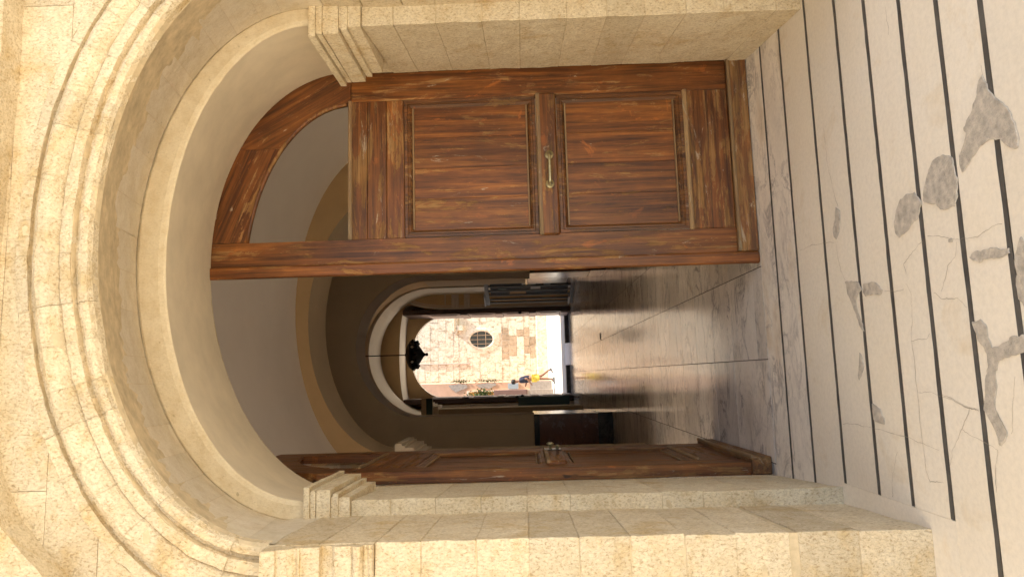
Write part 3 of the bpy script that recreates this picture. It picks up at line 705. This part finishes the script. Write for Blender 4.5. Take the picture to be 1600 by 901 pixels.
for xa, s in ((-.95, 1), (2.45, -1)):
    c = MB()
    for za, zb, p in ((3.205, 3.12, .15), (3.12, 3.08, .125), (3.08, 2.98, .10), (2.98, 2.94, .06), (2.94, 2.87, .03)):
        x0, x1 = sorted((xa-s*.01, xa+s*p)); c.box(x0, x1, 8.60-p*.6, 9.36+p*.6, zb+.0005, za)
    c.build('pier_capital', 'pale', hl)
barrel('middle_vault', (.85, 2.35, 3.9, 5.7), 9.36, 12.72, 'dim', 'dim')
R2 = (.59, 1.335, 3.45, 4.74)
arch_wall('cross_wall', 12.70, 13.42, -8.8, 8.8, 6.99, R2, 'dim', hl, 'lilac')
def wainscot(xa, xb, ya, yb, lit):
    """marble cladding of a pier up to 1.44 m; lit = x of the side that faces the passage"""
    s = 1 if lit == xb else -1
    p = box('wainscot', xa, xb, ya-.015, yb+.015, .27, 1.345, 'red_marble', hl)
    box('plinth', xa, xb+(.02 if s > 0 else 0), ya-.035, yb+.035, 0, .27, 'black_marble', p); box('dado_rail', xa, xb+(.015 if s > 0 else 0), ya-.03, yb+.03, 1.345, 1.44, 'black_marble', p)
    x0, x1 = sorted((lit-s*.004, lit+s*.012)); box('lit_edge_strip', x0, x1, ya+.02, yb, .30, 1.44, 'lit_edge_marble', p)  # pale strip paints the far-door light caught on the pier's passage side
wainscot(-2.2, -.735, 12.70, 13.42, -.735); wainscot(1.915, 3.4, 12.70, 13.42, 1.915)
box('pilaster', -2.2, -.725, 12.69, 13.43, 1.44, 3.42, 'dim', hl, .01)
box('pilaster_strip', -.98, -.715, 12.672, 12.688, 1.445, 3.9, 'dim', hl, .004)
V3 = (.80, 2.05, 4.5, 6.62)
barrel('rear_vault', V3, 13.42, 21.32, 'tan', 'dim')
for yy in (15.2,):
    box('pilaster', -1.26, -.86, yy, yy+.9, 1.44, 4.4, 'dim', hl, .01); wainscot(-1.26, -.855, yy, yy+.9, -.855)
box('pilaster', 2.70, 2.86, 18.9, 20.0, 1.44, 4.4, 'dim', hl, .01); wainscot(2.69, 2.86, 18.9, 20.0, 2.69)
box('dado_rail', 2.66, 2.86, 18.85, 20.05, 1.445, 1.52, 'brass', hl, .01)  # brass colour stands in for light on the wainscot's top edge
c = MB()
for za, zb, p in ((4.42, 4.33, .13), (4.33, 4.24, .09), (4.24, 4.1, .05)): c.box(-1.26, -.86+p, 19.6-p, 20.4+p, zb+.0005, za)
c.build('pier_capital', 'pale', hl); box('pilaster', -1.26, -.90, 19.6, 20.4, 0, 4.1, 'dim', hl, .01)
S1 = (.80, 2.0, 4.55, 6.50)
arch_wall('rear_arch', 21.30, 23.06, -8.8, 8.8, 6.99, S1, 'lilac', hl, 'pale')
T1 = (.72, 1.76, 5.62, 5.90)
arch_wall('portal_lunette', 23.28, 24.50, -8.8, 8.8, 6.99, T1, 'tan', hl, 'pale')
# stuccoed piers either side of the rear portal, curving outwards at the top
def pend(s, xo, xe):
    cur = [(2.27, 0), (2.27, 4.0), (2.29, 4.5), (2.35, 4.95), (2.46, 5.35), (2.62, 5.75), (2.80, 6.1), (2.95, 6.3)]
    def X(x): return x if s > 0 else 1.35-x
    def ribbon(nm, d0, d1, y, m, y2=None):
        a = [(X(x+d0), z) for x, z in cur]; b_ = [(X(x+d1), z) for x, z in cur]; n = len(a)
        vs = [(x, y, z) for x, z in a]+[(x, y, z) for x, z in b_]+[(x, 23.27, z) for x, z in a]+[(x, 23.27, z) for x, z in b_]
        fs = [(i, i+1, n+i+1, n+i) for i in range(n-1)]+[(i, i+1, 2*n+i+1, 2*n+i) for i in range(n-1)]+[(n+i, n+i+1, 3*n+i+1, 3*n+i) for i in range(n-1)]
        return mesh(nm, vs, fs, m, hl)
    ribbon('rear_pier', 0, 1.0, 23.06, 'tan'); ribbon('stucco_band', .002, .085, 23.035, 'lilac'); ribbon('stucco_band', .12, .15, 23.045, 'lilac')
    x0, x1 = sorted((X(2.275), X(3.2)))
    for za, zb, p in ((4.05, 3.92, .05), (3.92, 3.80, .025), (3.62, 3.50, .05), (3.50, 3.42, .03)): box('cornice', x0, x1, 23.05-p, 23.2, zb+.001, za, 'lilac', hl, .006)
    x0, x1 = sorted((X(2.45), X(3.2))); box('panel_frame', x0, x1, 23.03, 23.2, 4.25, 4.29, 'lilac', hl)
pend(1, 0, 0); pend(-1, 0, 0)
R3 = (.72, 1.45, 4.5, 5.70)
arch_wall('street_wall', 24.50, 24.75, -9, 9, 7.0, R3, 'tan', hl, 'pale', zb=0)

# far door leaves, folded back into the hall
def far_leaf(loc, s, label):
    r = empty('tall_door_leaf', loc, 0, label, 'door')
    box('leaf_board', -.08, .08, 0, 1.62, .03, 5.72, 'dark_wood', r, .01, local=True)
    f = -s
    for za, zb in ((.35, 1.15), (1.45, 2.3), (2.6, 3.5), (3.8, 4.9)):
        x0, x1 = sorted((f*.081, f*.10)); p = box('raised_panel', x0, x1, .2, 1.5, za, zb, 'door_grey', r, .006, local=True)
        x0, x1 = sorted((f*.101, f*.115)); box('panel_field', x0, x1, .32, 1.38, za+.12, zb-.12, 'door_grey', p, .006, local=True)
    for za, zb in ((1.17, 1.43), (2.32, 2.58), (3.52, 3.78), (.05, .33)):
        x0, x1 = sorted((f*.081, f*.122)); box('cross_rail', x0, x1, .06, 1.6, za, zb, 'door_grey', r, .01, local=True)
    k = MB(); k.lathe((f*.10, -.0, 1.72), [(.02, -.001), (.02, -.06), (.055, -.07), (.06, -.10), (.03, -.13)], 12, 'y'); k.build('knob', 'iron', r, True, True)
far_leaf((2.20, 22.98, 0), 1, 'tall dark door leaf opened beside the metal framed screen')
far_leaf((-.80, 22.98, 0), -1, 'tall dark door leaf opened beneath the green sign')

# step and ramp at the far threshold
tag(box('threshold_step', -1.03, .30, 24.42, 24.78, -.04, .14, 'slate'), 'low dark stone step below the green sign side of the far doorway', 'step')
tag(box('threshold_step', 1.10, 2.47, 24.42, 24.78, -.04, .14, 'slate'), 'low dark stone step on the metal screen side of the far doorway', 'step')
r_ = mesh('threshold_ramp', [(.31, 24.16, .004), (1.09, 24.16, .004), (1.09, 24.78, .141), (.31, 24.78, .141), (.31, 24.16, -.003), (1.09, 24.16, -.003), (1.09, 24.78, -.003), (.31, 24.78, -.003)], HF, 'white_metal')
tag(r_, 'pale wedge ramp laid in the middle of the far step', 'ramp')

# ------------------------------------------------------------------ things in the hall
ch = empty('chandelier', (.65, 19.2, 0), label='black iron bell-shaped chandelier hanging on a long thin rod', cat='chandelier')
c = MB(); prof = [(.02, 4.50), (.045, 4.51), (.045, 4.56), (.025, 4.58), (.07, 4.63), (.16, 4.69), (.25, 4.75), (.33, 4.81), (.39, 4.87), (.42, 4.92), (.415, 4.97), (.385, 5.01), (.31, 5.06), (.20, 5.10), (.06, 5.125), (.02, 5.16)]
c.lathe((.65, 19.2, -.18), prof, 24); fr = c.build('iron_body', 'iron', ch)
MB().tube([(.65, 19.2, 4.95), (.65, 19.2, 6.61)], .017, 6).build('rod', 'iron', ch)
for k in range(12):
    a = 2*math.pi*k/12; rr = .36
    d = MB(); d.lathe((.65+rr*math.cos(a), 19.2+rr*math.sin(a), 4.58), [(.018, 0), (.04, .02), (.045, .05), (.035, .09), (.015, .12)], 8)
    d.build('lamp_cup', 'iron', ch)
    if k % 2 == 0:
        d = MB(); x, y, z = .65+.41*math.cos(a), 19.2+.41*math.sin(a), 4.72
        d.lathe((x, y, z), [(.005, -.04), (.028, -.028), (.04, 0), (.028, .028), (.005, .04)], 8); d.build('glass_boss', 'white_metal', ch, True)
for k in range(20):
    a = 2*math.pi*k/20; d = MB(); d.tube([(.65+.40*math.cos(a), 19.2+.40*math.sin(a), 4.70), (.65+.435*math.cos(a), 19.2+.435*math.sin(a), 4.73), (.65+.43*math.cos(a), 19.2+.43*math.sin(a), 4.77)], [.018, .02, .008], 6)
    d.build('finial', 'iron', ch)

ex = empty('exit_sign', (-.77, 18.7, 4.15), label='small box sign with a dark green face high on the left wall', cat='sign')
box('sign_box', -1.02, -.55, 18.70, 18.78, 4.14, 4.46, 'dim', ex, .006); box('sign_face', -1.0, -.57, 18.69, 18.699, 4.155, 4.32, 'dk_green', ex, .002)
box('bracket', -1.26, -1.0, 18.72, 18.76, 4.24, 4.38, 'steel', ex)

sg = empty('metal_screen', (2.62, 20.6, 0), label='tall grey metal framed screen with vertical bars beside the far door', cat='screen')
P0, P1 = Vector((2.82, 20.35, 0)), Vector((2.30, 21.6, 0))
def along(f): return P0+(P1-P0)*f
def bar(nm, f0, f1, z0, z1, th, m, par=None):
    a, b_ = along(f0), along(f1); d = (P1-P0).normalized(); n_ = Vector((-d.y, d.x, 0))*th/2
    return hexa(nm, [tuple((a-n_)[:2]), tuple((b_-n_)[:2]), tuple((b_+n_)[:2]), tuple((a+n_)[:2])], z0, z1, m, par or sg, .004)
bar('top_rail', -.04, 1.04, 2.66, 2.78, .10, 'steel'); bar('bottom_rail', -.04, 1.04, .02, .12, .12, 'steel')
bar('rail_cap', .62, 1.07, 2.785, 2.83, .13, 'white_metal'); bar('foot_cap', .72, 1.07, .122, .17, .14, 'white_metal')
for f in (0, .2, .4, .6, .8, .96): bar('upright', f, f+.035, .12, 2.66, .05, 'steel')
for f in (.04, .24, .44): bar('dark_pane', f, f+.155, .2, 2.6, .012, 'pane_dark')
for f, z, h, m in ((.06, 1.2, .42, 'white_metal'), (.26, 1.05, .3, 'white_metal'), (.10, .75, .2, 'blue_grey'), (.28, 2.1, .25, 'dk_green'), (.46, 1.5, .5, 'tan')):
    bar('notice', f, f+.10, z, z+h, .03, m)
bd = empty('display_board', (-.85, 20.9, 0), label='dark free-standing board before the far left door', cat='board')
box('board', -1.10, -.66, 20.90, 20.94, .28, 1.84, 'dk_green', bd, .005)
for x in (-1.06, -.70): box('stand_leg', x-.02, x+.02, 20.94, 20.98, .02, 1.80, 'iron', bd); box('stand_foot', x-.03, x+.03, 20.75, 21.15, 0, .03, 'iron', bd)
MB().lathe((-.66, 20.92, 1.84), [(.02, -.02), (.03, 0), (.045, .03), (.03, .07), (.01, .085)], 10).build('board_knob', 'iron', bd, True)

# ------------------------------------------------------------------ street, facade opposite, pink house
st = mesh('street', [(-12, 24.76, .136), (14, 24.76, .136), (14, 29, .43), (-12, 29, .43), (14, 60, .45), (-12, 60, .45)], [(0, 1, 2, 3), (3, 2, 4, 5)], 'paving'); st['kind'] = 'structure'
pv = MB()
for k in range(9): pv.box(-6, 8, 25.9+k*1.1, 25.915+k*1.1, .14+.0765*min(.7+k*1.1, 3.8)-.002, .14+.0765*min(.7+k*1.1, 3.8)+.003)
pj = pv.build('paving_joints', 'screed', st); pj['kind'] = 'stuff'
fa = empty('church_facade', (1.5, 36, .44), label='sunlit pale block church facade with an oval barred window across the street', cat='building')
YF = 36.0
OC, OA, OB = (1.93, 3.90), .43, .60
zs = [.45, .75, 1.05]
while zs[-1] < 9: zs.append(zs[-1]+random.choice((.30, .34, .38, .42)))
brown = [(2.35, 2.68), (2.08, 2.68), (1.82, 2.68), (1.5, 2.68), (1.15, 2.68), (.95, 2.7), (1.98, 2.25), (1.65, 2.25), (1.3, 2.25), (2.2, 1.8), (1.75, 1.35), (1.4, 1.35), (2.25, 1.40)]
box('backing', -8, 9, YF+.02, YF+1, 0, 12, 'facade', fa)
brn = {}
for ri in range(len(zs)-1):
    small = 3 <= ri <= 7
    x = -.75+random.uniform(-.2, 0)
    while x < 3.4:
        wd = random.uniform(.28, .36) if 2.4 < zs[ri] < 2.8 else random.uniform(.34, .72); xa, xb = x+.004, x+wd-.004; x += wd
        za, zb = zs[ri]+.004, zs[ri+1]-.004; cx, cz = (xa+xb)/2, (za+zb)/2
        if ((cx-OC[0])/(OA+.32))**2+((cz-OC[1])/(OB+.30))**2 < 1: continue
        isb = any(abs(cx-bx_) < wd/2 and abs(cz-bz) < (zb-za)/2+.03 for bx_, bz in brown)
        dy = random.uniform(-.012, .012)
        if isb: xa += .022; xb -= .022; za += .02; zb -= .02
        box('facade_stone', xa, xb, YF+dy-.02, YF+.05, za, zb, 'facade_brown' if isb else 'facade', fa, .005)
# dressed oval surround, pane and bars
rg = []; n = 36; vs = []; fs = []
for k in range(n):
    a = 2*math.pi*k/n
    for q, y in ((1.0, YF+.02), (1.0, YF-.05), (1.16, YF-.07), (1.75, YF-.025), (1.75, YF+.05)): vs.append((OC[0]+(OA*min(q, 1.16)+(.28 if q > 1.5 else 0))*math.cos(a), y, OC[1]+(OB*min(q, 1.16)+(.28 if q > 1.5 else 0))*math.sin(a)))
for k in range(n):
    for j in range(4): fs.append((k*5+j, ((k+1) % n)*5+j, ((k+1) % n)*5+j+1, k*5+j+1))
ov = mesh('oval_window', vs, fs, 'facade', fa)
mesh('pane', [(OC[0]+OA*math.cos(2*math.pi*k/n), YF+.005, OC[1]+OB*math.sin(2*math.pi*k/n)) for k in range(n)], [tuple(range(n))], 'pane_dark', ov)
for f in (-.55, -.02, .5):
    h = OB*math.sqrt(1-f*f)*.99; box('window_bar', OC[0]+OA*f-.015, OC[0]+OA*f+.015, YF-.045, YF-.02, OC[1]-h, OC[1]+h, 'facade_brown', ov)
for f in (-.38, .34):
    h = OA*math.sqrt(1-f*f)*.99; box('window_bar', OC[0]-h, OC[0]+h, YF-.06, YF-.046, OC[1]+OB*f-.015, OC[1]+OB*f+.015, 'facade_brown', ov)
MB().tube([(.70, YF-.06, 7.3), (.66, YF-.06, 4.5)], .03, 6).build('downpipe', 'grey_patch', fa)
# cornice bracket and string course on the right
b = MB(); b.box(2.25, 3.4, YF-.20, YF, 5.15, 5.3); b.box(2.35, 3.4, YF-.30, YF, 5.3, 5.42); b.box(2.42, 2.7, YF-.26, YF, 4.85, 5.15); b.build('bracket_cornice', 'facade', fa)
box('plinth_course', -.75, 3.4, YF-.06, YF, .44, .98, 'facade', fa, .02)

pk = empty('pink_house', (-1.6, 31.5, .44), label='pink plastered house with flaking wall standing left of the church facade', cat='building')
b = MB(); b.box(-5, -.30, 31.2, 36, .40, 7.2); b.build('wall', 'pink', pk)
box('cornice', -5, -.26, 31.1, 36, 7.2, 7.4, 'pale', pk); box('cobbled_base', -5, -.28, 31.12, 31.19, .42, 1.42, 'grey_patch', pk)
for pts in ([(-.55, 5.0), (-.38, 5.15), (-.34, 4.7), (-.36, 4.35), (-.5, 4.25), (-.62, 4.6), (-.7, 4.8)], [(-.32, 3.4), (-.40, 3.9), (-.52, 3.7), (-.58, 3.3), (-.45, 2.95), (-.33, 3.0)]):
    q = ragged(pts, .05, 3); k = len(q)
    mesh('bare_patch', [(x, 31.19, z) for x, z in q]+[(x, 31.175, z) for x, z in q], [tuple(range(k, 2*k))]+[(i, (i+1) % k, k+(i+1) % k, k+i) for i in range(k)], 'grey_patch', pk)
box('wall_plate', -.62, -.36, 31.14, 31.19, 1.95, 2.42, 'blue_grey', pk, .005)
box('door_frame', -1.6, -.66, 31.10, 31.19, 1.42, 4.3, 'pale', pk); 
sh2 = box('shutter', -1.5, -.70, 31.06, 31.095, 1.5, 4.2, 'ochre_wood', pk, .01)
cb = empty('meter_cabinet', (-.95, 29.6, .45), label='mauve metal cabinet standing before the pink house', cat='cabinet')
box('cabinet_body', -1.3, -.62, 29.6, 29.95, 1.55, 3.0, 'mauve', cb, .01); box('cabinet_door', -1.27, -.64, 29.585, 29.598, 1.6, 2.95, 'mauve', cb, .004); box('cabinet_base', -1.28, -.64, 29.62, 29.93, .43, 1.55, 'grey_patch', cb)

def leaves(nm, centers, size, n, root, parent_label):
    vs = []; fs = []
    for (cx, cy, cz), (rx, ry, rz) in centers:
        for k in range(n):
            d = Vector((random.gauss(0, .5), random.gauss(0, .5), random.gauss(0, .5)))
            p = Vector((cx+d.x*rx, cy+d.y*ry, cz+d.z*rz)); a = Vector((random.uniform(-1, 1), random.uniform(-1, 1), random.uniform(-.2, 1))).normalized()*size*random.uniform(.6, 1.3)
            s_ = a.cross(Vector((random.random(), random.random(), random.random()))).normalized()*size*.35
            o = len(vs); vs += [p-s_*.3, p+a*.5-s_, p+a, p+a*.5+s_]; fs.append((o, o+1, o+2, o+3))
    return mesh(nm, vs, fs, 'leaf', root, recalc=False)
bs = empty('balcony_bush', (-.9, 29.9, 3.0), label='green bush growing above the mauve cabinet', cat='bush')
leaves('foliage', [((-.95, 29.9, 3.75), (.28, .25, .5)), ((-.8, 29.85, 3.4), (.2, .2, .35))], .10, 260, bs, '')
s_ = MB()
for k in range(6): s_.tube([(-.9, 29.8, 3.0), (-.9+random.uniform(-.1, .1), 29.85, 3.35), (-.9+random.uniform(-.3, .25), 29.9+random.uniform(-.1, .1), 3.9)], [.02, .014, .005], 5)
s_.build('stem', 'dark_wood', bs)
for (z, hh), lab in (((4.55, .55), 'weeds sprouting high in the corner between pink house and facade'), ((3.3, .75), 'weeds sprouting low in the corner between pink house and facade')):
    wd_ = empty('wall_weeds', (-.22, 31.3, z), label=lab, cat='weeds')
    leaves('foliage', [((-.22, 31.25, z), (.07, .08, hh*.8))], .07, 160, wd_, '')
    t_ = MB()
    for k in range(4): t_.tube([(-.30, 31.3, z-hh*.4+k*hh*.2), (-.2, 31.25, z-hh*.3+k*hh*.22)], [.008, .003], 4)
    t_.build('stem', 'leaf', wd_)

# ------------------------------------------------------------------ person crossing the street
def skin(nm, joints, bones, m, parent, root=0, sub=2):
    me = bpy.data.meshes.new(nm); me.from_pydata([j[0] for j in joints], bones, [])
    o = bpy.data.objects.new(nm, me); COL.objects.link(o); o.parent = parent
    md = o.modifiers.new('skin', 'SKIN'); md.use_smooth_shade = True
    sd_ = o.modifiers.new('sub', 'SUBSURF'); sd_.levels = sub; sd_.render_levels = sub
    for v, j in zip(me.skin_vertices[0].data, joints): v.radius = j[1] if isinstance(j[1], tuple) else (j[1], j[1])
    me.skin_vertices[0].data[root].use_root = True
    me.materials.append(M[m]); return o
pe = empty('person', (-.17, 28.6, .405), label='person in navy t-shirt and yellow shorts walking across the sunny street', cat='person')
# local frame: walking towards -x; feet on z = 0
hip = (.02, 0, .93)
J = [((.02, 0, .95), (.13, .15)), ((0, 0, 1.12), (.11, .14)), ((-.03, 0, 1.32), (.12, .17)), ((-.06, 0, 1.46), (.07, .09)), ((-.085, 0, 1.54), .055), ((-.11, 0, 1.63), (.085, .075)), ((-.12, 0, 1.72), (.085, .075)),
     ((.02, -.09, .88), .09), ((-.01, -.10, .50), .062), ((-.03, -.10, .10), .042), ((-.16, -.10, .035), .035),      # front leg
     ((.03, .09, .88), .09), ((.12, .09, .52), .062), ((.36, .09, .20), .042), ((.33, .09, .07), .035),                # trailing leg
     ((-.05, -.20, 1.42), .055), ((.02, -.24, 1.16), .043), ((-.20, -.24, .98), .033), ((-.27, -.23, .93), (.028, .02)),   # near arm
     ((-.05, .20, 1.42), .055), ((-.10, .24, 1.16), .043), ((-.26, .22, 1.20), .033), ((-.33, .21, 1.24), (.028, .02))]
B = [(0, 1), (1, 2), (2, 3), (3, 4), (4, 5), (5, 6), (0, 7), (7, 8), (8, 9), (9, 10), (0, 11), (11, 12), (12, 13), (13, 14), (2, 15), (15, 16), (16, 17), (17, 18), (2, 19), (19, 20), (20, 21), (21, 22)]
skin('body', J, B, 'skin', pe)
skin('t_shirt', [((.02, 0, .98), (.155, .175)), ((0, 0, 1.14), (.14, .165)), ((-.03, 0, 1.32), (.145, .19)), ((-.055, 0, 1.45), (.09, .13)), ((-.05, -.20, 1.41), .082), ((0, -.235, 1.22), .078), ((-.05, .20, 1.41), .082), ((-.08, .235, 1.24), .078)], [(0, 1), (1, 2), (2, 3), (2, 4), (4, 5), (2, 6), (6, 7)], 'navy', pe)
skin('shorts', [((.02, 0, .97), (.16, .18)), ((.02, -.09, .86), .125), ((0, -.10, .60), .112), ((.03, .09, .86), .125), ((.10, .095, .60), .112)], [(0, 1), (1, 2), (0, 3), (3, 4)], 'yellow', pe)
h = MB(); h.lathe((-.105, 0, 1.66), [(.100, -.01), (.108, .04), (.105, .09), (.08, .135), (.02, .155)], 14); h.build('hair', 'hair', pe, True, True)
for x, y, z, tip in ((-.02, -.10, 0, 0), (.37, .09, .07, .6)):
    d = MB(); k = []
    for xx, zz, ww in ((.07, .05, .04), (.03, .085, .045), (-.06, .07, .048), (-.15, .045, .05), (-.21, .03, .035)): k.append((xx, zz, ww))
    c_, s__ = math.cos(tip), math.sin(tip)
    vs = []
    for xx, zz, ww in k:
        for yy, z2 in ((-ww, 0), (ww, 0), (ww*.8, zz), (-ww*.8, zz)): vs.append((x+xx*c_+z2*s__*.0+0, y+yy, z+z2+(.07+xx)*s__*.55))
    fs = [(4*i+a, 4*i+(a+1) % 4, 4*i+4+(a+1) % 4, 4*i+4+a) for i in range(4) for a in range(4)]+[(0, 1, 2, 3), (16, 17, 18, 19)]
    d.add(vs, fs); d.build('shoe', 'shoe', pe, False, True)
